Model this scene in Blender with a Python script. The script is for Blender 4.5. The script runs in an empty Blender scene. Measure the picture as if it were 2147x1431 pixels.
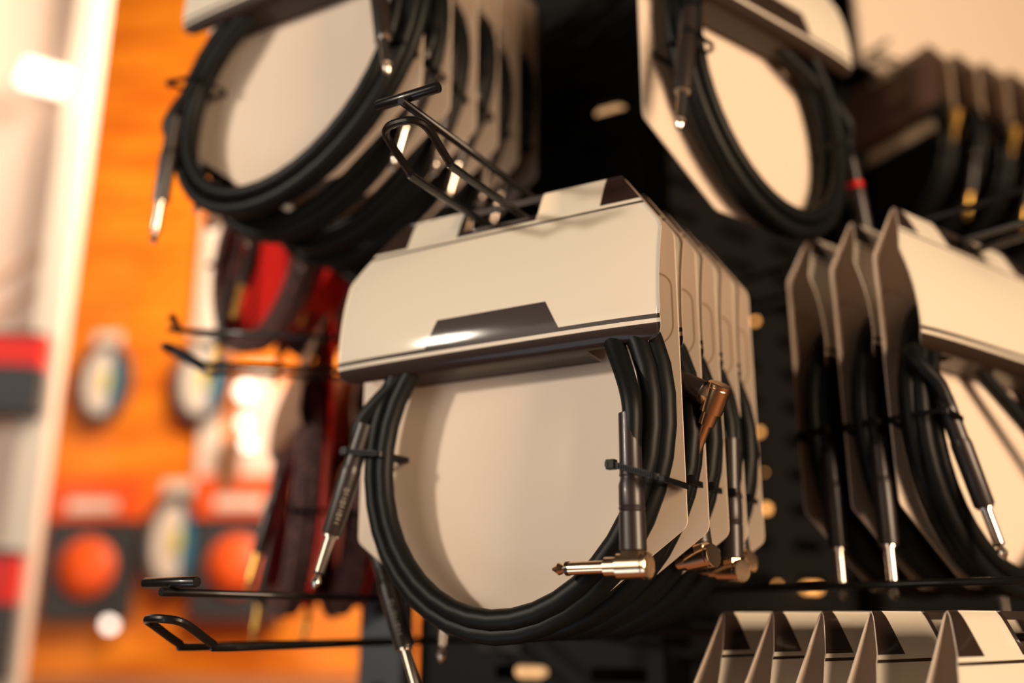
import bpy, bmesh, math, random
from mathutils import Vector, Matrix
random.seed(7)
S = bpy.context.scene
COL = S.collection
R = math.radians

# ------------------------------------------------------------------ camera
CAM = Vector((0, 0, 1.45))
PITCH = R(15.7)
cd = bpy.data.cameras.new('camera')
cam = bpy.data.objects.new('camera', cd); COL.objects.link(cam)
cam.location = CAM
cam.rotation_euler = (math.pi / 2 + PITCH, 0, 0)
cd.sensor_width = 36.0
cd.lens = 2080.0 / 2147.0 * 36.0
cd.clip_start = 0.02
cd.dof.use_dof = True
cd.dof.focus_distance = 0.535
cd.dof.aperture_fstop = 2.1
S.camera = cam

# ------------------------------------------------------------------ world, exposure, key light and added fills
w = bpy.data.worlds.new('shop_ambient'); S.world = w; w.use_nodes = True
wb = w.node_tree.nodes['Background']
wb.inputs[0].default_value = (1.0, 0.80, 0.62, 1); wb.inputs[1].default_value = 0.022
S.view_settings.view_transform = 'Standard'; S.view_settings.look = 'None'
S.view_settings.gamma = 1; S.view_settings.exposure = 0.30
try: S.view_settings.use_curve_mapping = False
except Exception: pass


def emitter(name, loc, target, size, power, col, sy=None):
    l = bpy.data.lights.new(name, 'AREA'); l.energy = power; l.color = col
    l.shape = 'RECTANGLE'; l.size = size; l.size_y = sy or size
    o = bpy.data.objects.new(name, l); COL.objects.link(o)
    o.location = loc
    o.rotation_euler = (Vector(target) - Vector(loc)).to_track_quat('-Z', 'Y').to_euler()
    return o


emitter('ceiling_spotlight', (-1.88, -0.30, 2.20), (-0.02, 0.55, 1.60), 0.15, 20, (1.0, 0.86, 0.71))
emitter('left_front_fill', (-2.4, -1.5, 1.9), (0.0, 0.6, 1.55), 1.6, 16, (1.0, 0.84, 0.68), 1.3)  # added unseen fill, a soft area for the plugs to reflect
emitter('right_front_fill', (1.9, -1.35, 1.85), (0.5, 0.8, 1.6), 1.2, 86, (1.0, 0.72, 0.48))  # added unseen fill for the right-hand packages and metal reflections
emitter('back_wall_fill', (0.0, 1.85, 2.95), (-0.95, 2.85, 1.6), 0.7, 62, (1.0, 0.80, 0.60))  # added unseen fill that brightens the orange wall
emitter('low_cool_fill', (-1.0, 0.0, 0.5), (0.0, 0.6, 1.5), 0.6, 2.0, (0.55, 0.80, 1.0))  # added unseen cool fill for bluish highlights under the coils

FW = Vector((0, math.cos(PITCH), math.sin(PITCH))); UP = Vector((0, -math.sin(PITCH), math.cos(PITCH)))


def spot(x, y, d):
    """the point of the shop seen at photo position x, y, d metres into the room"""
    return CAM + (FW + Vector((1, 0, 0)) * ((x - 1073.5) / 2080) + UP * ((715.5 - y) / 2080)) * d


# ------------------------------------------------------------------ materials
def mat(name, col, rough=0.5, metal=0.0, coat=0.0, spec=None):
    m = bpy.data.materials.new(name); m.use_nodes = True
    b = m.node_tree.nodes['Principled BSDF']
    b.inputs['Base Color'].default_value = (*col, 1)
    b.inputs['Roughness'].default_value = rough; b.inputs['Metallic'].default_value = metal
    b.inputs['Coat Weight'].default_value = coat; b.inputs['Coat Roughness'].default_value = 0.06
    if spec is not None: b.inputs['Specular IOR Level'].default_value = spec
    return m


class NX:
    """tiny expression builder for procedural prints"""
    def __init__(s, m):
        s.t = m.node_tree; s.b = s.t.nodes['Principled BSDF']
        uv = s.t.nodes.new('ShaderNodeUVMap'); sp = s.t.nodes.new('ShaderNodeSeparateXYZ')
        s.t.links.new(uv.outputs[0], sp.inputs[0]); s.x, s.y = sp.outputs[0], sp.outputs[1]
        s.uv = uv.outputs[0]
    def m(s, op, a, b=0.0, c=None):
        n = s.t.nodes.new('ShaderNodeMath'); n.operation = op
        for i, v in enumerate((a, b) if c is None else (a, b, c)):
            if isinstance(v, (int, float)): n.inputs[i].default_value = v
            else: s.t.links.new(v, n.inputs[i])
        return n.outputs[0]
    def lt(s, a, b): return s.m('LESS_THAN', a, b)
    def gt(s, a, b): return s.m('GREATER_THAN', a, b)
    def AND(s, *v):
        r = v[0]
        for k in v[1:]: r = s.m('MULTIPLY', r, k)
        return r
    def OR(s, *v):
        r = v[0]
        for k in v[1:]: r = s.m('MAXIMUM', r, k)
        return r
    def NOT(s, a): return s.m('SUBTRACT', 1.0, a)
    def band(s, v, lo, hi): return s.AND(s.gt(v, lo), s.lt(v, hi))
    def mix(s, fac, c1, c2):
        n = s.t.nodes.new('ShaderNodeMix'); n.data_type = 'RGBA'
        if isinstance(fac, (int, float)): n.inputs[0].default_value = fac
        else: s.t.links.new(fac, n.inputs[0])
        for i, c in ((6, c1), (7, c2)):
            if isinstance(c, tuple): n.inputs[i].default_value = (*c, 1)
            else: s.t.links.new(c, n.inputs[i])
        return n.outputs[2]
    def noise(s, scale, detail=2.0, obj=True):
        n = s.t.nodes.new('ShaderNodeTexNoise'); n.inputs['Scale'].default_value = scale; n.inputs['Detail'].default_value = detail
        if obj:
            tc = s.t.nodes.new('ShaderNodeTexCoord'); s.t.links.new(tc.outputs['Object'], n.inputs['Vector'])
        return n.outputs[0]
    def bump(s, h, strength, dist=0.001):
        n = s.t.nodes.new('ShaderNodeBump'); n.inputs['Strength'].default_value = strength; n.inputs['Distance'].default_value = dist
        s.t.links.new(h, n.inputs['Height']); s.t.links.new(n.outputs[0], s.b.inputs['Normal'])
    def color(s, c): s.t.links.new(c, s.b.inputs['Base Color'])


PAPER = (0.76, 0.69, 0.57); INK = (0.024, 0.011, 0.007)

# flap profile: (distance in front of the card, height) measured from the bottom
PROFILE = [(0.0006, 0.1315), (0.004, 0.1265), (0.012, 0.1095), (0.0185, 0.0945), (0.0245, 0.078), (0.0285, 0.062), (0.0305, 0.047),
           (0.0310, 0.034), (0.0300, 0.026), (0.0270, 0.0205), (0.0230, 0.0185), (0.0120, 0.0175), (0.0020, 0.0170)]


def catmull(P, n):
    P = [Vector(p) for p in P]; out = []
    Q = [P[0] * 2 - P[1]] + P + [P[-1] * 2 - P[-2]]
    for i in range(1, len(Q) - 2):
        a, b, c, d = Q[i - 1], Q[i], Q[i + 1], Q[i + 2]
        for k in range(n):
            t = k / n
            out.append(0.5 * ((2 * b) + (c - a) * t + (2 * a - 5 * b + 4 * c - d) * t * t + (3 * b - a - 3 * c + d) * t ** 3))
    out.append(P[-1]); return out


PROF = catmull([(a, b, 0) for a, b in PROFILE], 4)
ARC = [0.0]
for i in range(1, len(PROF)): ARC.append(ARC[-1] + (PROF[i] - PROF[i - 1]).length)


def arc(z):
    for i in range(1, len(PROF)):
        if PROF[i].y <= z: 
            t = (PROF[i - 1].y - z) / (PROF[i - 1].y - PROF[i].y + 1e-9)
            return ARC[i - 1] + t * (ARC[i] - ARC[i - 1])
    return ARC[-1]


def print_mat(name, paper, ink, patches=True, bands=True, trapezoid=True, coat=0.34, rough=0.55):
    m = mat(name, paper, rough, 0, coat)
    m.node_tree.nodes['Principled BSDF'].inputs['Coat Roughness'].default_value = 0.09; m.node_tree.nodes['Principled BSDF'].inputs['Specular IOR Level'].default_value = 0.25
    e = NX(m); x, v = e.x, e.y
    if not bands: return m
    a1, a2, a3 = arc(0.1095), arc(0.1072), arc(0.1056)
    top = e.lt(v, a1)
    if patches:
        pl = e.AND(e.gt(x, -0.0705), e.lt(x, -0.0315)); pr = e.AND(e.gt(x, 0.0265), e.lt(x, 0.0700))
        top = e.AND(top, e.NOT(e.OR(pl, pr)))
    line = e.band(v, a2, a3)
    b1, b2 = arc(0.0325), arc(0.0300)
    low = e.band(v, b1, b2); b3 = arc(0.0277)
    bottom = e.gt(v, b3)
    t0 = arc(0.0495)
    hw = e.m('MULTIPLY_ADD', e.m('SUBTRACT', v, t0), 0.5, 0.0375)
    trap = e.AND(e.band(v, t0, b2), e.lt(e.m('ABSOLUTE', e.m('SUBTRACT', x, 0.005)), hw))
    k = e.OR(top, line, low, bottom, trap) if trapezoid else e.OR(top, line, low, bottom)
    e.color(e.mix(k, paper, ink))
    e.bump(e.noise(1500, 2), 0.25, 0.0002)
    return m


def card_mat(name, paper, line):
    m = mat(name, paper, 0.62, 0, 0.0); e = NX(m); x, z = e.x, e.y
    # outline of the glued tab at either side, and two tiny printed dots
    ax = e.m('ABSOLUTE', x)
    qx = e.m('SUBTRACT', e.m('ABSOLUTE', e.m('SUBTRACT', ax, 0.0905)), 0.0175 - 0.011)
    qz = e.m('SUBTRACT', e.m('ABSOLUTE', e.m('SUBTRACT', z, 0.0445)), 0.0215 - 0.011)
    d = e.m('SQRT', e.m('ADD', e.m('POWER', e.m('MAXIMUM', qx, 0), 2), e.m('POWER', e.m('MAXIMUM', qz, 0), 2)))
    ln = e.lt(e.m('ABSOLUTE', e.m('SUBTRACT', d, 0.011)), 0.0005)
    dot = e.AND(e.lt(e.m('ABSOLUTE', e.m('SUBTRACT', x, 0.0995)), 0.0007),
                e.OR(e.lt(e.m('ABSOLUTE', e.m('SUBTRACT', z, 0.0375)), 0.0009), e.lt(e.m('ABSOLUTE', e.m('SUBTRACT', z, 0.034)), 0.0009)))
    c = e.mix(ln, paper, line); c = e.mix(dot, c, (0.02, 0.012, 0.01))
    c = e.mix(e.AND(e.gt(z, 0.1245), e.lt(ax, 0.034)), c, INK)
    e.color(c); return m


M = {}
M['print'] = print_mat('header_print', PAPER, INK)
M['plainprint'] = print_mat('header_print_plain', PAPER, INK, trapezoid=False)
M['card'] = card_mat('card_board', (0.84, 0.69, 0.55), (0.46, 0.28, 0.15))
M['taupe'] = print_mat('taupe_header_print', (0.34, 0.20, 0.125), INK, bands=False, coat=0.05, rough=0.6)
M['red'] = mat('red_card', (0.80, 0.010, 0.004), 0.45)
M['darkprint'] = print_mat('dark_header_print', (0.16, 0.080, 0.05), INK, bands=False, coat=0.2)
M['tanplate'] = mat('tan_header_back', (0.95, 0.66, 0.40), 0.6)
M['rubber'] = mat('black_rubber', (0.0048, 0.0055, 0.0052), 0.46, 0, 0.0, 0.20)
M['sleeve'] = mat('heat_shrink_sleeve', (0.022, 0.015, 0.013), 0.38, 0, 0.1)
M['tie'] = mat('nylon_tie', (0.005, 0.005, 0.005), 0.4, 0, 0.0, 0.2)
M['gold'] = mat('rose_gold_plating', (1.0, 0.68, 0.42), 0.20, 1.0)
M['yellowgold'] = mat('yellow_gold_plating', (1.0, 0.62, 0.16), 0.38, 1.0)
M['nickel'] = mat('nickel_plating', (0.95, 0.84, 0.72), 0.2, 1.0)
M['ring'] = mat('insulator', (0.01, 0.008, 0.008), 0.3)
M['letter'] = mat('boot_lettering', (0.45, 0.40, 0.33), 0.5)
M['wire'] = mat('black_steel_wire', (0.018, 0.016, 0.015), 0.30, 0.6, 0.25)
M['panel'] = mat('dark_steel_panel', (0.008, 0.008, 0.008), 0.55, 0.0, 0.0, 0.12)
M['post'] = mat('slate_steel_post', (0.045, 0.052, 0.060), 0.45, 0.3)
m = mat('braided_jacket', (0.05, 0.02, 0.03), 0.8); e = NX(m)
n_ = e.noise(420, 1)
e.color(e.mix(e.gt(n_, 0.54), (0.035, 0.016, 0.018), (0.22, 0.10, 0.08))); M['braid'] = m
for k in ('rubber',):
    e = NX(M[k]); e.bump(e.noise(900, 3), 0.10, 0.0003)


# ------------------------------------------------------------------ mesh helpers
def link(name, me, parent=None, mats=()):
    for k in mats:
        if k is not None and len(me.materials) < len(mats): me.materials.append(k)
    o = bpy.data.objects.new(name, me); COL.objects.link(o)
    if parent is not None: o.parent = parent
    return o


def finish(bm, name, smooth=True, mats=()):
    me = bpy.data.meshes.new(name); bmesh.ops.recalc_face_normals(bm, faces=bm.faces[:]); bm.to_mesh(me); bm.free()
    for k in mats: me.materials.append(k)
    if smooth or name.endswith('_plug'):
        for p in me.polygons: p.use_smooth = True
        me.set_sharp_from_angle(angle=R(32))
    return me


def tube(bm, pts, rad, seg=12, mi=0, closed=False, cap=True, sy=1.0):
    pts = [Vector(p) for p in pts]; n = len(pts)
    if isinstance(rad, (int, float)): rad = [rad] * n
    T = []
    for i in range(n):
        a = pts[i - 1] if (i > 0 or closed) else pts[i]; b = pts[(i + 1) % n] if (i < n - 1 or closed) else pts[i]
        d = b - a
        T.append(d.normalized() if d.length > 1e-9 else (T[-1] if T else Vector((0, 0, 1))))
    r = Vector((0, 0, 1)) if abs(T[0].z) < 0.9 else Vector((1, 0, 0))
    N = (r - T[0] * r.dot(T[0])).normalized(); rings = []
    for i in range(n):
        N = N - T[i] * N.dot(T[i]); N.normalize(); B = T[i].cross(N)
        rings.append([bm.verts.new(pts[i] + (N * math.cos(2 * math.pi * k / seg) + B * math.sin(2 * math.pi * k / seg) * sy) * rad[i]) for k in range(seg)])
    for i in range(n if closed else n - 1):
        A, C = rings[i], rings[(i + 1) % n]
        for k in range(seg):
            f = bm.faces.new((A[k], A[(k + 1) % seg], C[(k + 1) % seg], C[k])); f.material_index = mi; f.smooth = True
    if cap and not closed:
        for q in (rings[0], rings[-1]):
            f = bm.faces.new(q); f.material_index = mi; f.smooth = False
    return rings


def box(bm, c, s, rot=None, mi=0, bev=0.0):
    M4 = Matrix.Translation(Vector(c)) @ (rot.to_4x4() if rot is not None else Matrix.Identity(4)) @ Matrix.Diagonal((*s, 1))
    r = bmesh.ops.create_cube(bm, size=1, matrix=M4)
    fs = {f for v in r['verts'] for f in v.link_faces}
    for f in fs: f.material_index = mi
    if bev:
        es = list({e for f in fs for e in f.edges})
        bmesh.ops.bevel(bm, geom=es, offset=bev, segments=2, affect='EDGES', profile=0.7)


def lathe(bm, o, d, prof, seg=20, mi=0):
    """prof = (distance along d, radius[, material])"""
    o, d = Vector(o), Vector(d).normalized()
    r = Vector((0, 0, 1)) if abs(d.z) < 0.9 else Vector((1, 0, 0))
    N = (r - d * r.dot(d)).normalized(); B = d.cross(N)
    prev = None; caps = []
    for p in prof:
        s, rr = p[0], p[1]; m_ = p[2] if len(p) > 2 else mi
        ring = [bm.verts.new(o + d * s + (N * math.cos(2 * math.pi * k / seg) + B * math.sin(2 * math.pi * k / seg)) * rr) for k in range(seg)]
        if prev:
            for k in range(seg):
                f = bm.faces.new((prev[k], prev[(k + 1) % seg], ring[(k + 1) % seg], ring[k])); f.material_index = m_; f.smooth = True
        else: bm.faces.new(ring).material_index = m_
        prev = ring
    bm.faces.new(prev).material_index = prof[-1][2] if len(prof[-1]) > 2 else mi


def hard(prof):
    """doubles corner stations so that steps stay crisp"""
    out = []
    for p in prof:
        out.append(p)
    return out


# ------------------------------------------------------------------ the cable package
# local frame: origin at the hang hole; +x right, -y towards the shopper, z up. card heights: z_local = z - 0.118
HZ = 0.118
W2 = 0.111


def card_mesh(matl, low=0.0):
    bm = bmesh.new(); uvl = bm.loops.layers.uv.new('UVMap')
    b = -0.130 - low
    pts = [(-0.080, 0.1315), (0.080, 0.1315), (W2, 0.0885), (W2, -0.079), (0.039, b), (-0.039, b), (-W2, -0.079), (-W2, 0.0885)]
    def rounded(pts, r):
        out = []
        n = len(pts)
        for i in range(n):
            p, a, c = Vector(pts[i]), Vector(pts[i - 1]), Vector(pts[(i + 1) % n])
            da, dc = (a - p).normalized(), (c - p).normalized()
            for k in range(5):
                t = k / 4; out.append(((p + da * r) * (1 - t) ** 2 + p * 2 * t * (1 - t) + (p + dc * r) * t * t))
        return out
    outer = rounded(pts, 0.004)
    inner = rounded([(-0.027, 0.127), (-0.027, 0.1075), (0.027, 0.1075), (0.027, 0.127)], 0.004)
    th = 0.0009
    vo = [bm.verts.new((p.x, 0, p.y - HZ)) for p in outer]; vi = [bm.verts.new((p.x, 0, p.y - HZ)) for p in inner]
    eds = [bm.edges.new((v[i], v[(i + 1) % len(v)])) for v in (vo, vi) for i in range(len(v))]
    bmesh.ops.triangle_fill(bm, use_beauty=True, edges=eds)
    g = bmesh.ops.extrude_face_region(bm, geom=bm.faces[:])
    for v in g['geom']:
        if isinstance(v, bmesh.types.BMVert): v.co.y += th
    for f in bm.faces:
        for l in f.loops: l[uvl].uv = (l.vert.co.x, l.vert.co.z + HZ)
    return finish(bm, 'backing_card', False, (matl,))


def flap_mesh(matl, tuck=True):
    bm = bmesh.new(); uvl = bm.loops.layers.uv.new('UVMap')
    hole = [-0.027, -0.018, -0.009, 0, 0.009, 0.018, 0.027]
    frac = [0, 0.25, 0.5, 0.7, 0.84, 0.92, 0.97, 1.0]
    def half(i):
        z = PROF[i].y; s = ARC[i]
        if z > 0.0885:
            return 0.080 + (W2 - 0.080) * (0.1315 - z) / (0.1315 - 0.0885)
        sb = arc(0.0195); r = 0.009
        if s > sb + 0.002: return 0.064
        if s > sb - r:
            t = min(1, (s - (sb - r)) / r); return W2 - r * (1 - math.sqrt(max(0, 1 - t * t)))
        return W2
    idx = [i for i in range(len(PROF))]
    rows = []
    ysc = -1.0
    grid = []
    for i in idx:
        w_ = half(i)
        xs = [-(0.027 + (w_ - 0.027) * f) for f in reversed(frac)][:-1] + hole + [0.027 + (w_ - 0.027) * f for f in frac[1:]]
        off, z = PROF[i].x, PROF[i].y
        grid.append([(bm.verts.new((x, -off * (1 - 0.10 * (abs(x) / W2) ** 4 if i > 8 else 1), z - HZ)), x, ARC[i]) for x in xs])
    zl0, zl1 = arc(0.1275), arc(0.1125)
    nx = len(grid[0]); inf = {}
    for row in grid:
        for v, x, s in row: inf[v] = (x, s)
    for i in range(len(grid) - 1):
        for k in range(nx - 1):
            q = (grid[i][k], grid[i][k + 1], grid[i + 1][k + 1], grid[i + 1][k])
            mx = sum(t[1] for t in q) / 4; ms = sum(t[2] for t in q) / 4
            if abs(mx) < 0.0265 and ms < zl1: continue
            f = bm.faces.new([t[0] for t in q])
            for l in f.loops: l[uvl].uv = inf[l.vert]
            f.smooth = True
    # thickness
    me = bpy.data.meshes.new('header_flap'); 
    loose = [v for v in bm.verts if not v.link_faces]; bmesh.ops.delete(bm, geom=loose, context='VERTS')
    bmesh.ops.recalc_face_normals(bm, faces=bm.faces[:])
    if sum(f.normal.y for f in bm.faces) > 0: bmesh.ops.reverse_faces(bm, faces=bm.faces[:])
    front = bm.faces[:]
    d = bmesh.ops.duplicate(bm, geom=bm.verts[:] + bm.edges[:] + bm.faces[:])
    mp = d['vert_map']; back = [g_ for g_ in d['geom'] if isinstance(g_, bmesh.types.BMFace)]
    bm.normal_update()
    vn = {v: v.normal.copy() for f in front for v in f.verts}
    for v, nrm in vn.items(): mp[v].co = v.co - nrm * 0.0007
    bedge = [e_ for f in front for e_ in f.edges if len(e_.link_faces) == 1]
    bmesh.ops.reverse_faces(bm, faces=back)
    for f in back: f.material_index = 1
    for e_ in set(bedge):
        a, b = e_.verts; f = bm.faces.new((b, a, mp[a], mp[b])); f.material_index = 1
        for l in f.loops:
            l[uvl].uv = inf.get(l.vert, (0, 0))
    bm.to_mesh(me); bm.free()
    for k in matl: me.materials.append(k)
    for p in me.polygons: p.use_smooth = True
    return me


def coil_path(turns, seed, endA, endB, cx=0.0105, cz=-0.027, ra=0.0903, rb=0.1020, spread=0.0082, skew=0.06, drop=0.95, gap=(0.0085, 0.0150, 0.0215)):
    """one continuous cable: lead A, the turns, lead B"""
    rnd = random.Random(seed); P = []
    n = 40
    lay = [(-1.0, 2), (0.25, 2), (1.0, 1), (-0.2, 0), (1.1, 0), (0.0, 1), (0.8, 0)]
    t0, total = R(62), turns * 2 * math.pi + R(56)
    wob = [(rnd.uniform(-1, 1), rnd.uniform(-1, 1), rnd.uniform(0, 6.28)) for _ in range(turns + 3)]
    N = int(total / (2 * math.pi) * n)
    def par(q):
        k = int(q); f = q - k; f = f * f * (3 - 2 * f)
        a, b = lay[k % len(lay)], lay[(k + 1) % len(lay)]
        wa, wb_ = wob[k], wob[k + 1]
        return (a[0] * (1 - f) + b[0] * f, gap[a[1]] * (1 - f) + gap[b[1]] * f, wa[0] * (1 - f) + wb_[0] * f)
    for i in range(N + 1):
        th = t0 + total * i / N; q = max(0, (th - t0) / (2 * math.pi))
        s, off, wv = par(q)
        s += 0.14 * wv * math.sin(2 * th + wob[0][2])
        a, b = ra + spread * s, rb + spread * drop * s
        up = max(0, math.sin(th)) ** 2
        off = off * (1 - 0.45 * up) + 0.002 * (1 - up)
        sk = skew * b * math.sin(th)
        P.append(Vector((cx + a * math.cos(th) + sk, -off, cz + b * math.sin(th) * (1 - 0.075 * up) - HZ)))
    A = [Vector((p[0], -p[1], p[2] - HZ)) for p in endA]      # from the plug towards the coil
    B = [Vector((p[0], -p[1], p[2] - HZ)) for p in endB]      # from the coil towards the plug
    A = catmull(A + [P[0]], 6)[:-1] if A else []
    B = catmull([P[-1]] + B, 6)[1:] if B else []
    return A + P + B


STRAIGHT = [(0.0, 0.0050), (0.0, 0.0050), (0.0018, 0.0050), (0.0018, 0.0034), (0.0235, 0.0034), (0.0235, 0.0030), (0.0235, 0.0035, 1), (0.0250, 0.0035, 1), (0.0250, 0.0022),
            (0.0268, 0.0019), (0.0280, 0.0026), (0.0300, 0.0033), (0.0318, 0.0026), (0.0338, 0.0014), (0.0345, 0.0006)]


def lettering(bm, o, d, side, r, n=8, mi=0):
    """raised pale script running along the barrel (too small to read in the photo)"""
    o, d = Vector(o), Vector(d).normalized(); side = (Vector(side) - d * Vector(side).dot(d)).normalized(); t = d.cross(side)
    for k in range(n):
        c = o + d * (0.0026 * k) + side * r
        if k % 3 == 0:
            pts = [c + t * (0.0014 * math.cos(a)) + d * (0.0010 * math.sin(a)) for a in [i * math.pi / 4 for i in range(8)]]
            tube(bm, pts, 0.00028, 4, mi, closed=True)
        elif k % 3 == 1:
            tube(bm, [c - t * 0.0015, c + t * 0.0011], 0.0003, 4, mi)
        else:
            tube(bm, [c - t * 0.0012 + d * 0.0004, c + t * 0.0002 - d * 0.0006, c + t * 0.0012 + d * 0.0003], 0.00028, 4, mi)


PLUGM = {}


def straight_plug(parent, o, d, metal='nickel', letters=None, scale=1.0, key=None):
    """metal plug and, as its sub-part, the black boot; o = mouth of the boot"""
    o, d = Vector(o), Vector(d).normalized()
    bm = bmesh.new(); lathe(bm, (0, 0, 0), (0, 0, -1), STRAIGHT)
    kk = ('s', metal)
    if kk not in PLUGM: PLUGM[kk] = finish(bm, 'straight_plug', False, (M[metal], M['ring']))
    else: bm.free()
    p = link('straight_plug', PLUGM[kk], parent); p.location = o
    p.rotation_mode = 'QUATERNION'; q = Vector((0, 0, -1)).rotation_difference(d); p.rotation_quaternion = q; p.scale = (scale,) * 3
    if 'sb' not in PLUGM:
        bm = bmesh.new()
        lathe(bm, (0, 0, 0), (0, 0, -1), [(-0.070, 0.0054), (-0.070, 0.0058), (-0.043, 0.0058), (-0.043, 0.0058), (-0.040, 0.0065), (-0.038, 0.0066), (-0.001, 0.0063), (0.0003, 0.0060), (0.0003, 0.0035)])
        PLUGM['sb'] = finish(bm, 'plug_boot', True, (M['sleeve'],))
    b = link('plug_boot', PLUGM['sb'], p)
    if letters == 'red':
        bm = bmesh.new(); lathe(bm, (0, 0, 0), (0, 0, -1), [(-0.0470, 0.0050), (-0.0470, 0.0064), (-0.0425, 0.0064), (-0.0425, 0.0050)])
        link('red_ring', finish(bm, 'red_ring', False, (M['red'],)), p)
    elif letters is not None:
        bm = bmesh.new(); l = q.inverted() @ Vector(letters); l.z = 0
        lettering(bm, (0, 0, 0.028), (0, 0, -1), l, 0.0063, 9)
        link('boot_lettering', finish(bm, 'boot_lettering', False, (M['letter'],)), p)
    return p


ANGLED = [(0.0075, 0.0058), (0.0075, 0.0062), (0.0070, 0.0068), (0.0052, 0.0068), (0.0050, 0.0064), (0.0044, 0.0068), (-0.0092, 0.0068), (-0.0094, 0.0062), (-0.0098, 0.0051), (-0.0165, 0.0051),
          (-0.0167, 0.0034), (-0.0375, 0.0034), (-0.0375, 0.0030), (-0.0375, 0.0037, 1), (-0.0392, 0.0037, 1), (-0.0392, 0.0021), (-0.0408, 0.0018), (-0.0420, 0.0027), (-0.0436, 0.0033), (-0.0450, 0.0024), (-0.0466, 0.0014), (-0.0474, 0.0009)]


def angled_plug(parent, o, boot_dir, axis, metal='gold', bootlen=0.048):
    """o = crossing of boot and plug axes; boot_dir points from the boot to the elbow, axis from the tip towards the elbow's cap"""
    o, bd, ax = Vector(o), Vector(boot_dir).normalized(), Vector(axis).normalized()
    X, Z = ax, -(bd - ax * bd.dot(ax)).normalized(); Y = Z.cross(X)
    q = Matrix((X, Y, Z)).transposed().to_quaternion()
    kk = ('a', metal)
    if kk not in PLUGM:
        bm = bmesh.new(); lathe(bm, (0, 0, 0), (1, 0, 0), ANGLED, 24)
        lathe(bm, (-0.0012, 0, 0), (0, 0, 1), [(0.0, 0.0060), (0.0050, 0.0072), (0.0086, 0.0060)], 8)
        PLUGM[kk] = finish(bm, 'angled_plug', False, (M[metal], M['ring']))
    p = link('angled_plug', PLUGM[kk], parent); p.location = o; p.rotation_mode = 'QUATERNION'; p.rotation_quaternion = q
    if 'ab' not in PLUGM:
        bm = bmesh.new()
        lathe(bm, (-0.0012, 0, 0), (0, 0, 1), [(0.0072, 0.0066), (0.0078, 0.0070), (0.0265, 0.0068), (0.0270, 0.0064), (0.0290, 0.0069), (0.0295, 0.0065), (0.0305, 0.0067), (0.0405, 0.0066), (0.0430, 0.0058), (0.0445, 0.0056), (0.0455, 0.0062), (0.0470, 0.0059), (0.0780, 0.0058), (0.0783, 0.0054)], 24)
        PLUGM['ab'] = finish(bm, 'plug_boot', True, (M['sleeve'],))
    link('plug_boot', PLUGM['ab'], p)
    return p


def cable_tie(parent, x0, x1, y0, y1, z0, z1, head=-1, tail=0.0):
    """flat ribbon round the bundle; z0/z1 = heights at the two ends"""
    bm = bmesh.new()
    pts = []; r = min(0.004, (y1 - y0) / 2.2)
    for cx_, cy_, a0 in ((x1 - r, y1 - r, 0), (x0 + r, y1 - r, 90), (x0 + r, y0 + r, 180), (x1 - r, y0 + r, 270)):
        for k in range(5):
            a = R(a0 + 22.5 * k); px, py = cx_ + r * math.cos(a), cy_ + r * math.sin(a)
            pts.append(Vector((px, py, z0 + (z1 - z0) * (px - x0) / (x1 - x0))))
    h = 0.0016; t = 0.0006; n = len(pts); ri = []
    c = Vector(((x0 + x1) / 2, (y0 + y1) / 2, 0))
    for p in pts:
        o = (Vector((p.x, p.y, 0)) - c).normalized()
        ri.append([bm.verts.new(p + o * a + Vector((0, 0, b))) for a, b in ((t, -h), (t, h), (-t, h), (-t, -h))])
    for i in range(n):
        A, B = ri[i], ri[(i + 1) % n]
        for k in range(4): bm.faces.new((A[k], A[(k + 1) % 4], B[(k + 1) % 4], B[k]))
    hx = x0 - 0.001 if head < 0 else x1 + 0.001; hz = z0 if head < 0 else z1
    box(bm, (hx, y0 + 0.002, hz), (0.0050, 0.0046, 0.0052), bev=0.0006)
    box(bm, (hx + 0.0018 * head, y0 + 0.0006, hz), (0.0016, 0.0026, 0.0026))
    if tail:
        pass
    # the ladder of teeth on the front run
    k = x0 + 0.004
    while k < x1 - 0.003:
        box(bm, (k, y0 - 0.0009, z0 + (z1 - z0) * (k - x0) / (x1 - x0)), (0.0005, 0.0005, 0.0022)); k += 0.0013
    if tail: box(bm, (x1 + tail / 2, y0 + 0.001, z1 - 0.0006), (tail, 0.001, 0.0028), bev=0.0002)
    return link('cable_tie', finish(bm, 'cable_tie', False, (M['tie'],)), parent)


MESH = {}


def cached(key, fn):
    if key not in MESH: MESH[key] = fn()
    return MESH[key]


RED = dict(card='red', flap=('taupe', 'taupe'), cable='braid', metal='yellowgold')
PLAIN = dict(card='card', flap=('plainprint', 'card'), cable='rubber', metal=None)
DARK = dict(card='ring', back=True, flap=('darkprint', 'darkprint'), cable='rubber', metal='yellowgold')

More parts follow.
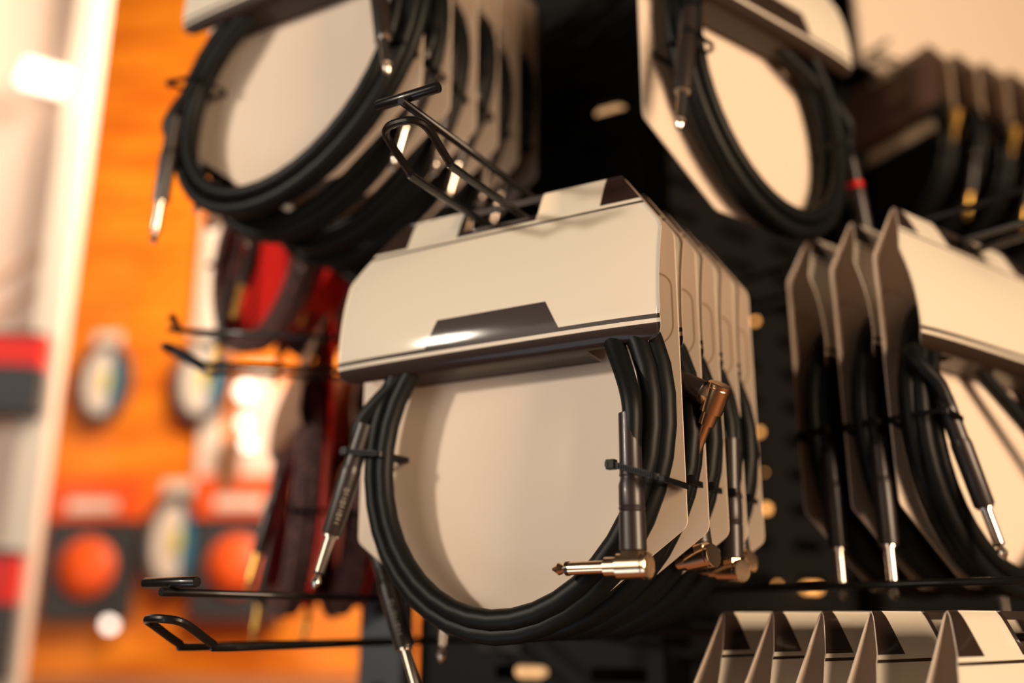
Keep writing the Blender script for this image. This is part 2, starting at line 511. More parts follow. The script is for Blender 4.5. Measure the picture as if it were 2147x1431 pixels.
# lead shapes: (x, distance in front of card, height) measured like the card
ULS = dict(cx=0.000, cz=-0.038, ra=0.1005, rb=0.1010, spread=0.0125, skew=0.28, drop=0.8)
URS = dict(cx=-0.001, cz=-0.028, ra=0.0835, rb=0.1000, spread=0.0105, skew=-0.20)
RS = dict(cx=-0.012, cz=-0.028, ra=0.0950, rb=0.0970, spread=0.0100, skew=-0.06)
PATHS = {}
VAR = {
    'front': dict(seed=3, turns=3, r=0.0060, A=[(0.083, 0.0235, 0.017), (0.072, 0.017, 0.040)], B=[],
        ends=[('a', (0.0975, 0.0400, -0.1010), (0.010, 0.03, -1), (1.0, -0.02, 0.01)), ('s', (-0.1080, 0.030, -0.076), (-0.30, 0.06, -1), (0.75, -0.65, 0))]),
    'second': dict(seed=5, turns=4, A=[(0.060, 0.016, 0.050)], B=[(-0.075, 0.024, -0.050)],
        ends=[('a', (0.1260, 0.021, -0.0080), (0.85, 0, -0.50), (0.50, -0.25, 0.86)), ('s', (-0.0770, 0.026, -0.143), (0.40, 0.0, -1), (0.5, -0.8, 0))]),
    'third': dict(seed=8, turns=4, A=[(0.085, 0.017, 0.020), (0.070, 0.014, 0.040)], B=[],
        ends=[('a', (0.1030, 0.024, -0.0930), (0.02, 0.04, -1), (0.96, -0.30, 0.12)), ('s', (-0.110, 0.019, -0.080), (-0.18, 0.0, -1), None)]),
    'fourth': dict(seed=11, turns=4, A=[(0.085, 0.017, 0.020), (0.070, 0.014, 0.040)], B=[(-0.080, 0.024, -0.010)],
        ends=[('a', (0.1080, 0.022, -0.0990), (0.05, 0.03, -1), (0.90, -0.42, -0.05)), ('s', (-0.092, 0.026, -0.120), (-0.1, 0.0, -1), None)]),
    'twin': dict(seed=14, turns=5, A=[(0.077, 0.022, 0.028), (0.060, 0.016, 0.050)], B=[], shape=ULS,
        ends=[('s', (0.1040, 0.036, -0.0560), (0.24, 0.12, -1), None), ('s', (-0.1130, 0.030, -0.1280), (-0.10, 0.0, -1), None)]),
    'twin_low': dict(seed=17, turns=4, A=[(0.085, 0.017, 0.020), (0.070, 0.014, 0.040)], B=[], shape=dict(ULS, spread=0.009, ra=0.0960, rb=0.1080, cz=-0.041),
        ends=[('s', (0.0900, 0.026, -0.1000), (-0.26, 0.05, -1), None), ('s', (-0.1140, 0.026, -0.0880), (-0.14, 0.0, -1), None)]),
    'twin_edge': dict(seed=19, turns=4, A=[(0.085, 0.017, 0.020), (0.070, 0.014, 0.040)], B=[], shape=dict(ULS, spread=0.009, ra=0.0950, skew=0.15, rb=0.1080, cz=-0.041),
        ends=[('s', (0.0960, 0.026, -0.0900), (-0.10, 0.05, -1), None), ('s', (-0.0900, 0.026, -0.110), (-0.1, 0.0, -1), None)]),
    'red': dict(seed=34, turns=4, A=[(0.085, 0.017, 0.020), (0.070, 0.014, 0.040)], B=[], shape=dict(ra=0.0900, spread=0.0080),
        ends=[('s', (0.0300, 0.046, -0.0850), (0.0, 0.22, -1), None), ('s', (-0.040, 0.034, -0.128), (-0.05, 0.12, -1), None)]),
    'right': dict(seed=21, turns=4, A=[(-0.085, 0.024, 0.060)], B=[(0.092, 0.020, -0.010)], shape=URS,
        ends=[('s', (-0.1080, 0.034, -0.0730), (-0.22, 0.05, -1), None), ('s', (0.1180, 0.020, -0.1200), (0.18, 0.0, -1), 'red')]),
    'right_low': dict(seed=25, turns=4, A=[(-0.094, 0.018, 0.020)], B=[], shape=RS,
        ends=[('s', (-0.1120, 0.024, -0.1040), (-0.02, 0.02, -1), None), ('s', (0.0950, 0.026, -0.130), (0.2, 0.0, -1), None)]),
    'right_front': dict(seed=28, turns=4, A=[(-0.105, 0.018, 0.020)], B=[], shape=RS,
        ends=[('s', (-0.083, 0.040, -0.0820), (0.32, 0.10, -1), None), ('s', (0.0950, 0.026, -0.130), (0.2, 0.0, -1), None)]),
}


def package(P, az, var, label, group, look=None, pitch=0.0, roll=0.0, yaw=0.0, scale=1.0, ties=True, cat='cable package', low=0.0, front=False):
    look = look or dict(card='card', flap=('print', 'card'), cable='rubber', metal=None)
    V = VAR[var]; t = bpy.data.objects.new('cable_package', None); COL.objects.link(t)
    t.location = P; t.rotation_euler = (R(pitch), R(roll), R(-az + yaw)); t.scale = (scale,) * 3
    t['label'] = label; t['category'] = cat
    if group: t['group'] = group
    link('backing_card', cached(('card', look['card'], low), lambda: card_mesh(M[look['card']], low)), t)
    link('header_flap', cached(('flap', look['flap']), lambda: flap_mesh([M[k] for k in look['flap']])), t)
    if look.get('back'):
        def mb():
            bm = bmesh.new(); r = 0.030; pts = [(-W2, 0.0885), (-0.080, 0.1315), (0.080, 0.1315), (W2, 0.0885)]
            pts += [(W2 - r + r * math.cos(a), 0.0 + r - r * math.sin(a)) for a in [i * math.pi / 12 for i in range(7)]]
            pts += [(-W2 + r - r * math.sin(a), 0.0 + r - r * math.cos(a)) for a in [i * math.pi / 12 for i in range(7)]]
            A_ = [bm.verts.new((x, -0.0012, z - HZ)) for x, z in pts]; B_ = [bm.verts.new((x, -0.0004, z - HZ)) for x, z in pts]
            bm.faces.new(A_); bm.faces.new(B_[::-1])
            for i in range(len(pts)): bm.faces.new((A_[i], B_[i], B_[(i + 1) % len(pts)], A_[(i + 1) % len(pts)]))
            return finish(bm, 'header_back', False, (M['tanplate'],))
        link('header_back', cached('hback', mb), t)
    def mk():
        bm = bmesh.new()
        A = V['A']; B = V['B']
        ext = []
        for (kind, o, d, _), far, near in zip(V['ends'], (0.060, 0.060), (0.086, 0.086)):
            d = Vector(d).normalized(); L = 0.0 if kind == 'a' else -0.008
            ext.append((tuple(Vector(o) - d * (far + L)), tuple(Vector(o) - d * (near + L))))
        A = [ext[0][0], ext[0][1]] + V['A']; B = V['B'] + [ext[1][1], ext[1][0]]
        path = coil_path(V['turns'], V['seed'], A, B, **V.get('shape', {}))
        rr = V.get('r', 0.0055); n = len(path)
        rad = [rr - (rr - 0.0048) * max(0, 1 - min(i, n - 1 - i) / 12) for i in range(n)]
        tube(bm, path, rad, 12)
        PATHS[(var, look['cable'])] = path
        return finish(bm, 'cable_coil', True, (M[look['cable']],))
    link('cable_coil', cached(('coil', var, look['cable']), mk), t)
    for i, (k, o, d, ax) in enumerate(V['ends']):
        o = (o[0], -o[1], o[2] - HZ); d = (d[0], -d[1], d[2])
        if k == 'a': angled_plug(t, o, d, ax, look['metal'] or 'gold')
        else: straight_plug(t, o, d, look['metal'] or V.get('metal', 'nickel'), letters=ax)
    if ties:
        path = PATHS[(var, look['cable'])]; r_ = V.get('r', 0.0055) + 0.0004
        for side, zt in ((1, -0.052), (-1, -0.028)):
            q = [p for p in path if abs(p.z + HZ - zt) < 0.011 and (p.x > 0) == (side > 0)]
            x0, x1 = min(p.x for p in q) - r_, max(p.x for p in q) + r_; y0, y1 = min(p.y for p in q) - r_, -0.0012
            if front and side > 0: cable_tie(t, 0.0885, x1 + 0.002, y0 - 0.0015, y1, -0.0500 - HZ, -0.0585 - HZ, -1, 0.003)
            else: cable_tie(t, x0 + 0.002, x1 - 0.003, y0, y1, zt + 0.002 - HZ, zt - 0.002 - HZ, side)
    return t


def frame(P, az):
    a = R(az); return Vector(P) + CAM, Vector((math.cos(a), -math.sin(a), 0)), Vector((math.sin(a), math.cos(a), 0))


UZ = Vector((0, 0, 1))


def hook(P, az, label, group=None, base=0.25, tip=0.115, plate=True):
    t = bpy.data.objects.new('display_hook', None); COL.objects.link(t)
    t.location = P; t.rotation_euler = (0, 0, R(-az)); t['label'] = label; t['category'] = 'display hook'
    if group: t['group'] = group
    r = 0.0024
    pts = [(-0.0135, base, 0.0), (-0.0135, 0.0, 0.0), (-0.0135, -tip + 0.034, 0.0), (-0.0135, -tip + 0.026, 0.002), (-0.0135, -tip + 0.008, 0.0115), (-0.0120, -tip + 0.001, 0.0145), (-0.007, -tip - 0.003, 0.0155)]
    full = pts + [(0, -tip - 0.004, 0.0158)] + [(-x, y, z) for x, y, z in reversed(pts)]
    fine = [full[0]] + [tuple(v) for v in catmull(full[1:-1], 6)] + [full[-1]]
    bm = bmesh.new(); tube(bm, fine, r, 10); link('wire_loop', finish(bm, 'wire_loop', True, (M['wire'],)), t)
    bm = bmesh.new(); tube(bm, [(0, base, 0.030), (0, -tip - 0.002, 0.030)], r, 10); link('label_arm', finish(bm, 'label_arm', False, (M['wire'],)), t)
    bm = bmesh.new(); lathe(bm, (-0.021, -tip + 0.004, 0.0352), (1, 0, 0), [(0, 0.0028), (0.0005, 0.0031), (0.0415, 0.0031), (0.042, 0.0028)], 12)
    link('label_bar', finish(bm, 'label_bar', True, (M['wire'],)), t)
    if plate:
        bm = bmesh.new(); box(bm, (0, base, 0.014), (0.044, 0.004, 0.052), bev=0.001); link('back_plate', finish(bm, 'back_plate', False, (M['wire'],)), t)
    return t


# ------------------------------------------------------------------ perforated steel panels
def grid_plate(name, xs0, zs0, holes, th, matl):
    xs = sorted(set(xs0) | {h[0] for h in holes} | {h[1] for h in holes}); zs = sorted(set(zs0) | {h[2] for h in holes} | {h[3] for h in holes})
    bm = bmesh.new(); V = {}
    def v(i, k, y):
        if (i, k, y) not in V: V[(i, k, y)] = bm.verts.new((xs[i], y * th, zs[k]))
        return V[(i, k, y)]
    solid = {}
    for i in range(len(xs) - 1):
        for k in range(len(zs) - 1):
            cx_, cz_ = (xs[i] + xs[i + 1]) / 2, (zs[k] + zs[k + 1]) / 2
            solid[(i, k)] = not any(h[0] < cx_ < h[1] and h[2] < cz_ < h[3] for h in holes)
    for (i, k), s in solid.items():
        if not s: continue
        bm.faces.new((v(i, k, 0), v(i + 1, k, 0), v(i + 1, k + 1, 0), v(i, k + 1, 0)))
        bm.faces.new((v(i, k, 1), v(i, k + 1, 1), v(i + 1, k + 1, 1), v(i + 1, k, 1)))
        for di, dk, a, b in ((-1, 0, (i, k), (i, k + 1)), (1, 0, (i + 1, k + 1), (i + 1, k)), (0, -1, (i + 1, k), (i, k)), (0, 1, (i, k + 1), (i + 1, k + 1))):
            if not solid.get((i + di, k + dk), False):
                bm.faces.new((v(*a, 0), v(*b, 0), v(*b, 1), v(*a, 1)))
    return finish(bm, name, False, (matl,))


LP, LU, LD = frame((0.0936, 0.5355, 0.1273), 30)       # left face of the rack: right edge of the front card, mid height
RP, RU, RD = frame((0.24578, 0.6329, 0.15047), -38)    # right face: left edge of the front card


def struct(name, me, loc, az):
    o = link(name, me); o.location = loc; o.rotation_euler = (0, 0, R(-az)); o['kind'] = 'structure'; return o


# left panel: u from -0.348 to -0.119, z from -0.9 to 0.75
holes = []
z = -0.1745 - 0.0385 * 18
while z < 0.70:
    for a, b in ((-0.270, -0.219), (-0.180, -0.131)):
        holes.append((a, b, z, z + 0.011))
    z += 0.0385
struct('wall_left', grid_plate('wall_left', [-0.350, -0.117], [-1.5, 1.1], holes, 0.002, M['panel']), LP + LD * 0.252, 30)
bm = bmesh.new()
cpts = [LP - LU * 0.352 + LD * 0.32, LP - LU * 0.119 + LD * 0.32, RP + RU * 0.087 + RD * 0.42, RP + RU * 1.15 + RD * 0.42, RP + RU * 1.15 + RD * 0.50, Vector((-0.08, 1.45, 0))]
lo = [bm.verts.new((p.x, p.y, 0.02)) for p in cpts]; hi = [bm.verts.new((p.x, p.y, 2.7)) for p in cpts]
bm.faces.new(lo); bm.faces.new(hi)
for i in range(len(cpts)): bm.faces.new((lo[i], lo[(i + 1) % 6], hi[(i + 1) % 6], hi[i]))
struct('wall_added_dark_block', finish(bm, 'wall_added_dark_block', False, (M['panel'],)), (0, 0, 0), 0)  # dark block added behind the panels so the slots look black
# upright post left of it, a folded channel
t = bpy.data.objects.new('rack_upright', None); COL.objects.link(t); t.location = LP + LD * 0.225 - UZ * 1.5773; t.rotation_euler = (0, 0, R(-30))
t['label'] = 'slate grey steel upright at the left edge of the rack, low under the hanging cables'; t['category'] = 'upright'
bm = bmesh.new(); box(bm, (-0.3745, 0.012, 1.30), (0.047, 0.020, 2.60), bev=0.002); link('channel', finish(bm, 'channel', False, (M['post'],)), t)
for k in range(30):
    bm = bmesh.new(); lathe(bm, (-0.3745, 0.003, 0.20 + 0.07 * k), (0, -1, 0), [(0.0, 0.008), (0.002, 0.008), (0.002, 0.0055)], 12)
    link('bolt', finish(bm, 'bolt', False, (M['panel'],)), t)

# right panel
holes = []
for i in range(0, 9):
    for k in range(-20, 18):
        holes.append((0.155 + i * 0.09, 0.205 + i * 0.09, 0.0385 * k, 0.0385 * k + 0.011))
struct('wall_right', grid_plate('wall_right', [0.085, 1.15], [-1.5, 1.3], holes, 0.002, M['panel']), RP + RD * 0.33, -38)
t = bpy.data.objects.new('rack_upright', None); COL.objects.link(t); t.location = RP + RD * 0.30 + RU * 0.46 - UZ * 1.60; t.rotation_euler = (0, 0, R(38))
t['label'] = 'dark steel upright between the two upper columns of packages on the right'; t['category'] = 'upright'
bm = bmesh.new(); box(bm, (0.0, 0, 1.45), (0.045, 0.02, 2.9), bev=0.002); link('channel', finish(bm, 'channel', False, (M['panel'],)), t)

# ------------------------------------------------------------------ main stack on the left face
H0 = LP - LU * W2 + UZ * HZ
hook(H0, 30, 'black wire display hook with crossbar holding the foremost cable package')
G = 'cable packages on the central hook'
names = ['foremost package on the central hook, cream header with black trapezoid, right-angle gold plug',
         'second package on the central hook, gold elbow plug sticking out at upper right',
         'third package on the central hook, right-angle plug low at its edge',
         'fourth package from the front on the central hook, last but one',
         'rearmost cable package on the central hook, beside the dark gap in the rack']
for k, (v, dn, yw) in enumerate((('front', 0, 0), ('second', 0.0318, 0), ('third', 0.0635, 0), ('fourth', 0.0960, 0.0), ('third', 0.1285, 0))):
    package(H0 + LD * dn + LU * (0.001 * k), 30, v, names[k], G, yaw=yw, front=(k == 0))

# upper left stack
UL = LP - LU * (0.182 + W2) + UZ * (0.314 + HZ)
hook(UL, 30, 'black wire display hook carrying the upper left stack of cable packages')
G = 'cable packages on the upper left hook'
ord_ = ['foremost', 'second', 'third', 'fourth', 'fifth', 'rearmost']
ext = ['two straight plugs against the orange wall', 'its dark boot showing at the card edge', 'card edge right of the T-shaped hook end',
       'narrow card edge above the central hook', 'thin cream card edge next to last', 'its card edge beside the slotted steel panel']
for k, dn in enumerate((0, 0.036, 0.072, 0.105, 0.138, 0.170)):
    package(UL + LD * dn, 30, ('twin', 'twin_low', 'twin_edge', 'twin_low', 'twin_edge', 'twin_low')[k], f'{ord_[k]} package of the upper left stack, {ext[k]}', G, low=0.0, pitch=0)

# empty hook at the lower left
hook(LP - LU * 0.265 + UZ * (-0.142), 30, 'empty black wire display hook with crossbar at lower left')

# ------------------------------------------------------------------ right face
RH = RP + RU * W2 + UZ * HZ
hook(RH, -38, 'black wire display hook through the three packages at middle right', base=0.33, tip=0.16)
G = 'cable packages on the middle right hook'
lab = ['nearest cable package of the middle right stack, cream header face showing', 'middle one of three packages at middle right, gold plug hanging at its foot', 'rearmost of three packages at middle right, next to the dark gap']
for k, v in enumerate(('right_front', 'right_low', 'right_low')):
    package(RH + RD * (0.034 * k + (0.003 if k == 2 else 0)), -38, v, lab[k], G, look=PLAIN)

URO = RP + RU * (-0.132) + RD * 0.083 + UZ * 0.2635
package(URO + RU * W2 + UZ * HZ, -38, 'right', 'cable package alone at upper centre right with an oval black coil and gold straight plugs', None)
hook(URO + RU * W2 + UZ * HZ, -38, 'black wire display hook above the oval coil at upper centre right', base=0.24)

# bottom right stack, seen at its top edge
LR = RP - RD * 0.074 - RU * 0.1227 - UZ * 0.277
hook(LR + RU * W2 + UZ * HZ, -38, 'black wire display hook through the bottom right row of packages', base=0.40, tip=0.09)
G = 'cable packages in the bottom right row'
lab = ['nearest cable package of the bottom right row, white patch on its glossy black header top', 'second package from the right in the bottom right row', 'third package from the right in the bottom right row',
       'fourth package from the right in the bottom right row', 'leftmost package of the bottom right row, farthest from the viewer']
for k, dn in enumerate((0, 0.043, 0.074, 0.108, 0.145)):
    package(LR + RU * W2 + UZ * HZ + RD * dn, -38, ('right', 'right_low')[k % 2], lab[k], G)

# stack of dark-headed packages at upper right
SP, SU, SD = frame((0.4890, 0.9823, 0.5960), 65)
G = 'dark-headed packages at upper right'
lab = ['leftmost dark-headed package of the upper right stack, brown printed header', 'second package of the upper right stack, tan scalloped edge and gold plug', 'third package of the upper right stack with its tan card edge',
       'fourth package of the upper right stack, near the frame edge', 'last visible package of the upper right stack, at the frame edge']
SH = SP - SU * (W2 * 0.8) + UZ * (0.03)
for k in range(5):
    package(SH + SD * (0.045 * k), 65, ('second', 'twin_low')[k % 2], lab[k], G, look=DARK, scale=0.8)
hook(SH, 65, 'black wire display hook inside the dark-headed stack at upper right', base=0.26, tip=0.02)

# pale sign board, top right corner
wa, wu, wd = frame((0, 0, 0), -38)
t = bpy.data.objects.new('header_board', None); COL.objects.link(t); t.location = spot(1803, 128, 1.20) + wu * 0.35 + UZ * 0.20; t.rotation_euler = (0, 0, R(38))
t['label'] = 'large pale header board filling the top right corner above the dark-headed packages'; t['category'] = 'header board'
bm = bmesh.new(); box(bm, (0, 0, 0), (0.70, 0.008, 0.40), bev=0.003); link('board', finish(bm, 'board', False, (M['card'],)), t)
for x_ in (-0.30, 0.30):
    bm = bmesh.new(); box(bm, (x_, 0.035, -0.05), (0.02, 0.06, 0.02), bev=0.002); link('bracket', finish(bm, 'bracket', False, (M['panel'],)), t)

# ------------------------------------------------------------------ red packages on the rack at left
RA, AU, AD = frame((-0.1560, 0.8442, 0.1420), 70)
G = 'red cable packages at left'
lab = ['lower left red package seen nearly edge-on, taupe header and braided cable', 'red package just left of the foremost coil, behind its straight plug', 'upper red package above the taupe headers with orange-gold plug tip',
       'upper red package right of it, tucked under the upper left coil']
RH0 = RA - AU * W2 + UZ * HZ
for k in range(2):
    package(RH0 + AD * (0.047 * k), 70, 'red', lab[k], G, look=RED)
RU0 = RH0 + UZ * 0.250 - AD * 0.045 - AU * 0.02
for k in range(2):
    package(RU0 + AD * (0.062 * k), 48, 'red', lab[2 + k], G, look=RED, yaw=0)
hook(RH0, 70, 'black wire display hook carrying the two lower red packages', base=0.30, tip=0.045)
he = Vector((math.sin(R(80)), math.cos(R(80)), 0))
hook(spot(365, 692, 0.80) + he * 0.112 - UZ * 0.030, 80, 'empty black wire hook pointing left across the orange wall, beside the upper red packages', base=0.20)
hook(RU0, 48, 'black wire display hook of the upper red packages', base=0.30, tip=0.05)

# ------------------------------------------------------------------ shop beyond (all far out of focus)
def plank_mat(name, c1, c2, sc):
    m = mat(name, c1, 0.45); e = NX(m)
    tc = e.t.nodes.new('ShaderNodeTexCoord'); mp = e.t.nodes.new('ShaderNodeMapping'); mp.inputs['Scale'].default_value = (1.2, 1.2, 9)
    e.t.links.new(tc.outputs['Object'], mp.inputs[0]); n = e.t.nodes.new('ShaderNodeTexNoise'); n.inputs['Scale'].default_value = sc
    e.t.links.new(mp.outputs[0], n.inputs['Vector'])
    r = e.t.nodes.new('ShaderNodeMapRange'); r.inputs[1].default_value = 0.35; r.inputs[2].default_value = 0.65
    e.t.links.new(n.outputs[0], r.inputs[0])
    e.color(e.mix(r.outputs[0], c1, c2)); return m


M['orange'] = plank_mat('orange_wood', (0.62, 0.13, 0.004), (0.95, 0.30, 0.014), 2.2)
M['cream'] = mat('cream_paint', (0.78, 0.68, 0.58), 0.6)
M['pink'] = mat('pale_board', (0.85, 0.66, 0.56), 0.6)
M['blue'] = mat('cyan_label', (0.02, 0.20, 0.36), 0.5)
M['yellow'] = mat('yellow_label', (0.75, 0.62, 0.02), 0.5)
M['black'] = mat('matt_black', (0.02, 0.02, 0.022), 0.6)
M['dgrey'] = mat('dark_grey_card', (0.035, 0.04, 0.045), 0.6)
M['orangered'] = mat('orange_red_card', (0.80, 0.10, 0.012), 0.5)
M['bred'] = mat('bright_red_card', (0.75, 0.012, 0.006), 0.5)
M['brown'] = mat('brown_board', (0.20, 0.09, 0.04), 0.7)


def glow(name, col, s):
    m = bpy.data.materials.new(name); m.use_nodes = True; b = m.node_tree.nodes['Principled BSDF']
    b.inputs['Base Color'].default_value = (*col, 1); b.inputs['Emission Color'].default_value = (*col, 1); b.inputs['Emission Strength'].default_value = s; return m


M['emitter'] = glow('warm_glare_glow', (1.0, 0.88, 0.70), 2.2)  # self-lit stand-in for glare on the frame
M['glint'] = glow('amber_glint_glow', (1.0, 0.45, 0.12), 1.7)  # self-lit stand-in for glints of gold plugs
M['tube'] = glow('dim_slot_glow', (0.9, 0.50, 0.22), 0.55)  # self-lit stand-in for brightness behind the slots
M['whiteglint'] = glow('white_glint_glow', (1.0, 0.84, 0.70), 3.2)  # self-lit stand-in for blurred highlights

# slat wall: boards with grooves
bm = bmesh.new()
for k in range(26):
    box(bm, (0, 0.01, -1.5 + 0.145 * k), (3.4, 0.02, 0.141), bev=0.004)
struct('wall_back', finish(bm, 'wall_back', False, (M['orange'],)), Vector((-0.60, 2.85, 1.7)), 4)
bm = bmesh.new(); box(bm, (0, 0, -0.02), (8, 8, 0.04)); struct('floor', finish(bm, 'floor', False, (M['brown'],)), Vector((0, 1, 0)), 0)

# cream frame with slanting streaks at the far left
t = bpy.data.objects.new('display_stand', None); COL.objects.link(t); t.location = Vector((-1.135, 1.98, 0)); t.rotation_euler = (0, 0, R(10))
t['label'] = 'tall cream display frame with slanting pinkish slats at far left'; t['category'] = 'display stand'
bm = bmesh.new(); box(bm, (0.165, 0, 1.6), (0.055, 0.06, 3.2), bev=0.004); link('frame_post', finish(bm, 'frame_post', False, (M['cream'],)), t)
bm = bmesh.new(); box(bm, (-0.16, 0, 1.6), (0.16, 0.06, 3.2), bev=0.004); o = link('frame_post', finish(bm, 'frame_post', False, (M['cream'],)), t)
bm = bmesh.new(); box(bm, (0.04, 0.02, 1.6), (0.24, 0.02, 3.2)); link('back_board', finish(bm, 'back_board', False, (M['pink'],)), t)
for k in range(5):
    bm = bmesh.new(); box(bm, (0.03, 0.004, 1.80 + 0.085 * k), (0.24, 0.016, 0.012), rot=Matrix.Rotation(R(-38), 3, 'Y'), bev=0.003)
    link('slat', finish(bm, 'slat', False, (mat('slat_brown', (0.74, 0.50, 0.38), 0.6) if k == 0 else bpy.data.materials['slat_brown'],)), t)


def tagobj(o, label, cat, group=None):
    o['label'] = label; o['category'] = cat
    if group: o['group'] = group
    return o


def on(P, az, x, y, gap=0.0):
    """the point of an upright surface (through P, depth direction az) seen at photo position x, y, gap metres in front of it"""
    d = Vector((math.sin(R(az)), math.cos(R(az)), 0)); r = spot(x, y, 1.0) - CAM; P = Vector(P) - d * gap
    return CAM + r * ((P - CAM).dot(d) / r.dot(d))


def wall(x, y, gap): return on((-0.60, 2.85, 1.7), 4, x, y, gap)
def stand(x, y, gap): return on((-1.135, 1.95, 1.5), -10, x, y, gap)


# glowing plate added to stand in for a glare patch on the frame
t = bpy.data.objects.new('glare_plate', None); COL.objects.link(t); t.location = stand(92, 163, 0.034); t.rotation_euler = (0, R(14), R(8))
tagobj(t, 'small glowing white plate for a glare patch on the cream frame at upper left', 'emitter')
bm = bmesh.new(); box(bm, (0, 0, 0), (0.095, 0.02, 0.060), bev=0.008); link('glare_face', finish(bm, 'glare_face', False, (M['emitter'],)), t)
bm = bmesh.new(); box(bm, (0, 0.018, 0), (0.075, 0.016, 0.05), bev=0.003); link('glare_backing', finish(bm, 'glare_backing', False, (M['cream'],)), t)


def reel(x, y, d, r, label, squash=1.0):
    """round shrink-wrapped string pack: dark rim, cream and cyan halves, yellow patch"""
    t = bpy.data.objects.new('string_pack', None); COL.objects.link(t); t.location = wall(x, y, 0.03); t.rotation_euler = (0, 0, R(-4)); t.scale = (1.2, 1, 1.2)
    tagobj(t, label, 'string pack', 'round cream and blue packs on the orange wall')
    bm = bmesh.new(); pts = [(r * 0.62 * math.cos(a), 0, r * math.sin(a)) for a in [i * math.pi / 16 for i in range(32)]]
    tube(bm, pts, r * 0.16, 10, closed=True); link('dark_rim', finish(bm, 'dark_rim', True, (M['dgrey'],)), t)
    def sector(a0, a1, rr, yy, m_, nm):
        bm = bmesh.new(); n = 14; A = []; B = []
        for k in range(n + 1):
            a = R(a0 + (a1 - a0) * k / n)
            A.append(bm.verts.new((rr * 0.62 * math.cos(a), yy, rr * math.sin(a)))); B.append(bm.verts.new((rr * 0.62 * math.cos(a), yy + 0.012, rr * math.sin(a))))
        bm.faces.new(A); bm.faces.new(B[::-1])
        for k in range(n + 1):
            j = (k + 1) % (n + 1); bm.faces.new((A[k], B[k], B[j], A[j]))
        link(nm, finish(bm, nm, False, (m_,)), t)
    sector(75, 285, r, -0.006, M['cream'], 'cream_half'); sector(-75, 75, r, -0.005, M['blue'], 'blue_half')
    sector(-90, 90, r * 0.30, -0.014, M['yellow'], 'yellow_patch')
    bm = bmesh.new(); box(bm, (0, -0.004, r * 1.1), (r * 0.7, 0.012, r * 0.5), bev=0.004); link('hang_card', finish(bm, 'hang_card', False, (M['cream'],)), t)


reel(218, 800, 2.3, 0.092, 'round cream and blue pack, leftmost, high on the orange wall')
reel(425, 795, 2.3, 0.098, 'round cream and blue pack behind the hook wires of the red packages')
reel(365, 1135, 2.3, 0.105, 'round cream and blue pack low on the orange wall, above the empty hook')


def discbox(x, y, d, s, label):
    t = bpy.data.objects.new('speaker_pack', None); COL.objects.link(t); t.location = wall(x, y, 0.025); t.rotation_euler = (0, 0, R(-4)); t.scale = (1.25, 1, 1.25)
    tagobj(t, label, 'hanging pack', 'dark packs with an orange disc')
    bm = bmesh.new(); box(bm, (0, 0, 0), (0.215 * s, 0.04, 0.235 * s), bev=0.006); link('dark_body', finish(bm, 'dark_body', False, (M['dgrey'],)), t)
    bm = bmesh.new(); lathe(bm, (0, -0.02, 0.005), (0, -1, 0), [(0, 0.070 * s), (0.008, 0.068 * s), (0.008, 0.0)], 32); link('orange_disc', finish(bm, 'orange_disc', False, (M['orangered'],)), t)
    bm = bmesh.new(); box(bm, (0, -0.004, 0.165 * s), (0.225 * s, 0.045, 0.10 * s), bev=0.006); link('orange_header', finish(bm, 'orange_header', False, (M['orangered'],)), t)
    bm = bmesh.new(); box(bm, (0.0, -0.028, 0.150 * s), (0.12 * s, 0.004, 0.028 * s)); link('cream_strip', finish(bm, 'cream_strip', False, (M['cream'],)), t)


discbox(188, 1195, 2.25, 0.95, 'dark pack with an orange disc and orange-red header, left one above the floor display')
discbox(500, 1190, 2.25, 0.95, 'dark pack with an orange disc behind the empty hook, right of the round pack')

# red and black boxes at the far left
def twobox(x, y, d, w_, h_, label):
    t = bpy.data.objects.new('product_box', None); COL.objects.link(t); t.location = stand(x, y, 0.027); t.rotation_euler = (0, 0, R(10)); tagobj(t, label, 'box')
    bm = bmesh.new(); box(bm, (0, 0, -h_ * 0.2), (w_, 0.05, h_ * 0.58), bev=0.004); link('black_base', finish(bm, 'black_base', False, (M['dgrey'],)), t)
    bm = bmesh.new(); box(bm, (0, 0, h_ * 0.27), (w_, 0.05, h_ * 0.36), bev=0.004); link('red_top', finish(bm, 'red_top', False, (M['bred'],)), t)
    bm = bmesh.new(); box(bm, (0, 0, h_ * 0.48), (w_, 0.052, h_ * 0.06), bev=0.004); link('black_lid', finish(bm, 'black_lid', False, (M['dgrey'],)), t)


twobox(18, 785, 1.85, 0.135, 0.165, 'red and black box on the cream frame at the left edge')
twobox(-14, 1290, 1.85, 0.07, 0.24, 'red and black box low at the left edge, mostly out of frame')

t = bpy.data.objects.new('counter', None); COL.objects.link(t); t.location = Vector((-1.0, 2.55, 0)); tagobj(t, 'dark wooden counter along the foot of the orange wall at lower left', 'counter')
bm = bmesh.new(); box(bm, (0, 0, 1.285), (2.2, 0.5, 0.04), bev=0.006); link('worktop', finish(bm, 'worktop', False, (M['brown'],)), t)
bm = bmesh.new(); box(bm, (0, 0.02, 0.633), (2.1, 0.44, 1.264), bev=0.006); link('cabinet_body', finish(bm, 'cabinet_body', False, (M['brown'],)), t)
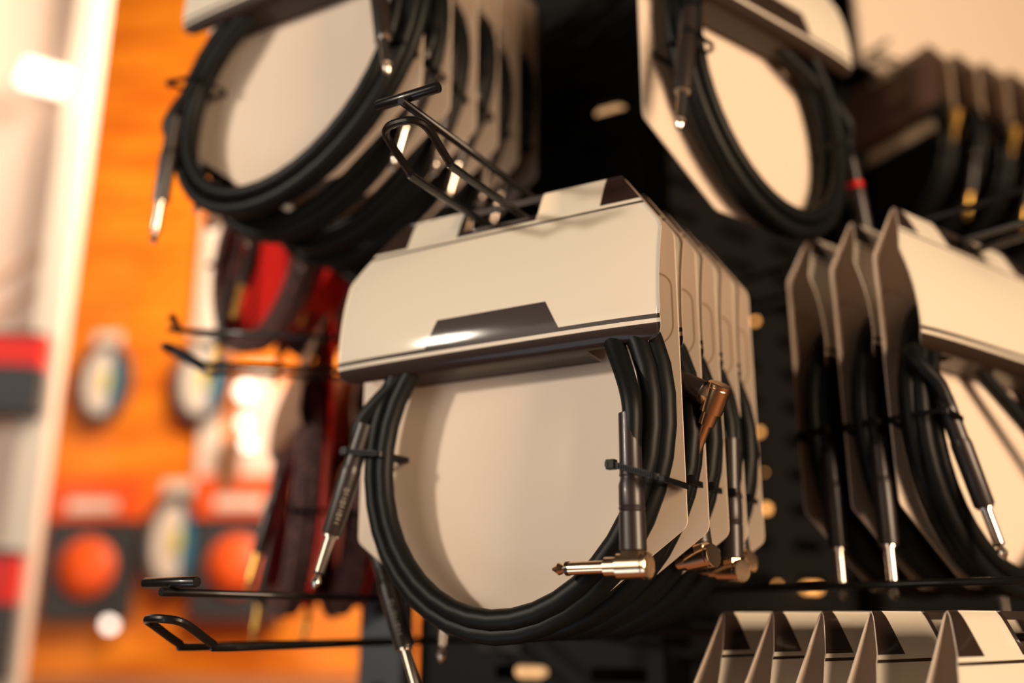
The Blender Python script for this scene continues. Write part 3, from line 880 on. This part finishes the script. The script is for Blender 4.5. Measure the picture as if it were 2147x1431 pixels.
# pale posts and boards on the orange wall
for x, y, w_, h_, l in ((455, 560, 0.085, 0.34, 'pale board on the orange wall behind the upper red packages'), (438, 960, 0.055, 0.30, 'pale strip on the orange wall between the round packs'),
                        (540, 930, 0.10, 0.42, 'pinkish pale board behind the lower red packages')):
    bm = bmesh.new(); box(bm, (0, 0, 0), (w_, 0.02, h_), bev=0.004); o = link('pale_board', finish(bm, 'pale_board', False, (M['cream'] if x != 540 else M['pink'],)))
    o.location = wall(x, y, 0.011); o.rotation_euler = (0, 0, R(-4)); o.scale = (1.12, 1, 1.12); tagobj(o, l, 'board')
bm = bmesh.new(); box(bm, (0, 0, 0), (0.05, 0.03, 0.13), bev=0.004); o = link('small_dark_pack', finish(bm, 'small_dark_pack', False, (M['brown'],))); o.location = wall(482, 975, 0.04); o.rotation_euler = (0, 0, R(-4)); o.scale = (1.15, 1, 1.15)
tagobj(o, 'small brown pack on the pale board beside the bright highlight balls', 'hanging pack')


def glint(x, y, at_, r, m_, label, group):  # glowing ball added in place of a blurred highlight
    t = bpy.data.objects.new('glint_ball', None); COL.objects.link(t); t.location = at_(x, y, r * 2.2); tagobj(t, label, 'light bulb', group)
    bm = bmesh.new(); bmesh.ops.create_uvsphere(bm, u_segments=16, v_segments=10, radius=r); link('glow_sphere', finish(bm, 'glow_sphere', True, (M[m_],)), t)
    bm = bmesh.new(); lathe(bm, (0, r * 0.8, 0), (0, 1, 0), [(0, r * 0.5), (r * 1.3, r * 0.45)], 12); link('rear_stub', finish(bm, 'rear_stub', False, (M['dgrey'],)), t)


for x, y, r in ((466, 832, 0.012), (512, 820, 0.021), (519, 930, 0.014), (510, 888, 0.014), (446, 870, 0.009), (230, 1308, 0.016)):  # glowing balls stand in for highlights on far clutter
    glint(x, y, wall, r, 'whiteglint', {466: 'white glowing highlight ball, left one of the bright cluster behind the red packages', 512: 'largest white glowing highlight ball of the bright cluster', 519: 'lowest white glowing highlight ball of the bright cluster',
         510: 'white glowing highlight ball in the middle of the bright cluster', 446: 'smallest glowing highlight ball, at the left of the bright cluster', 230: 'single pale glowing highlight ball low on the orange wall'}[x], 'white glowing highlight balls')
def rpanel(x, y, gap): return on(RP + RD * 0.33, -38, x, y, gap)


AM = 'amber glints in the dark gap of the rack'
for x, y, r in ((1582, 672, 0.0035), (1592, 905, 0.0035), (1602, 990, 0.0015), (1606, 1066, 0.0048), (1630, 1226, 0.0025)):  # glowing balls stand in for gold plug glints in the gap
    glint(x, y, rpanel, r, 'glint', {1582: 'topmost amber glint in the dark gap right of the central stack', 1592: 'second amber glint from the top in the dark gap', 1602: 'faintest small amber glint in the dark gap',
         1606: 'brightest round amber glint in the dark gap', 1630: 'lowest amber glint in the dark gap'}[x], AM)
for x, y, w_, l in ((1702, 1232, 0.022, 'wide amber glint under the rearmost middle right package'), ):
    bm = bmesh.new(); box(bm, (0, 0, 0), (w_, 0.01, 0.009), bev=0.003); o = link('amber_glint', finish(bm, 'amber_glint', False, (M['glint'],))); o.location = rpanel(x, y, 0.006); o.rotation_euler = (0, 0, R(38)); tagobj(o, l, 'emitter')  # glowing block added in place of a wide gold glint
for (u, zz), l in (((-0.150, 0.3325), 'warm added glow behind a slot of the upper steel panel'), ((-0.238, -0.169), 'warm added glow behind a slot under the main coil')):
    bm = bmesh.new(); lathe(bm, (-0.017, 0, 0), (1, 0, 0), [(0, 0.004), (0.004, 0.006), (0.022, 0.006), (0.028, 0.003)], 16)  # self-lit cylinder added to brighten the slot from behind
    o = link('slot_glow', finish(bm, 'slot_glow', True, (M['tube'],))); o.location = LP + LU * u + LD * 0.264 + UZ * zz; o.rotation_euler = (0, 0, R(-30)); tagobj(o, l, 'emitter')  # M['tube'] is the added slot glow, not a real tube
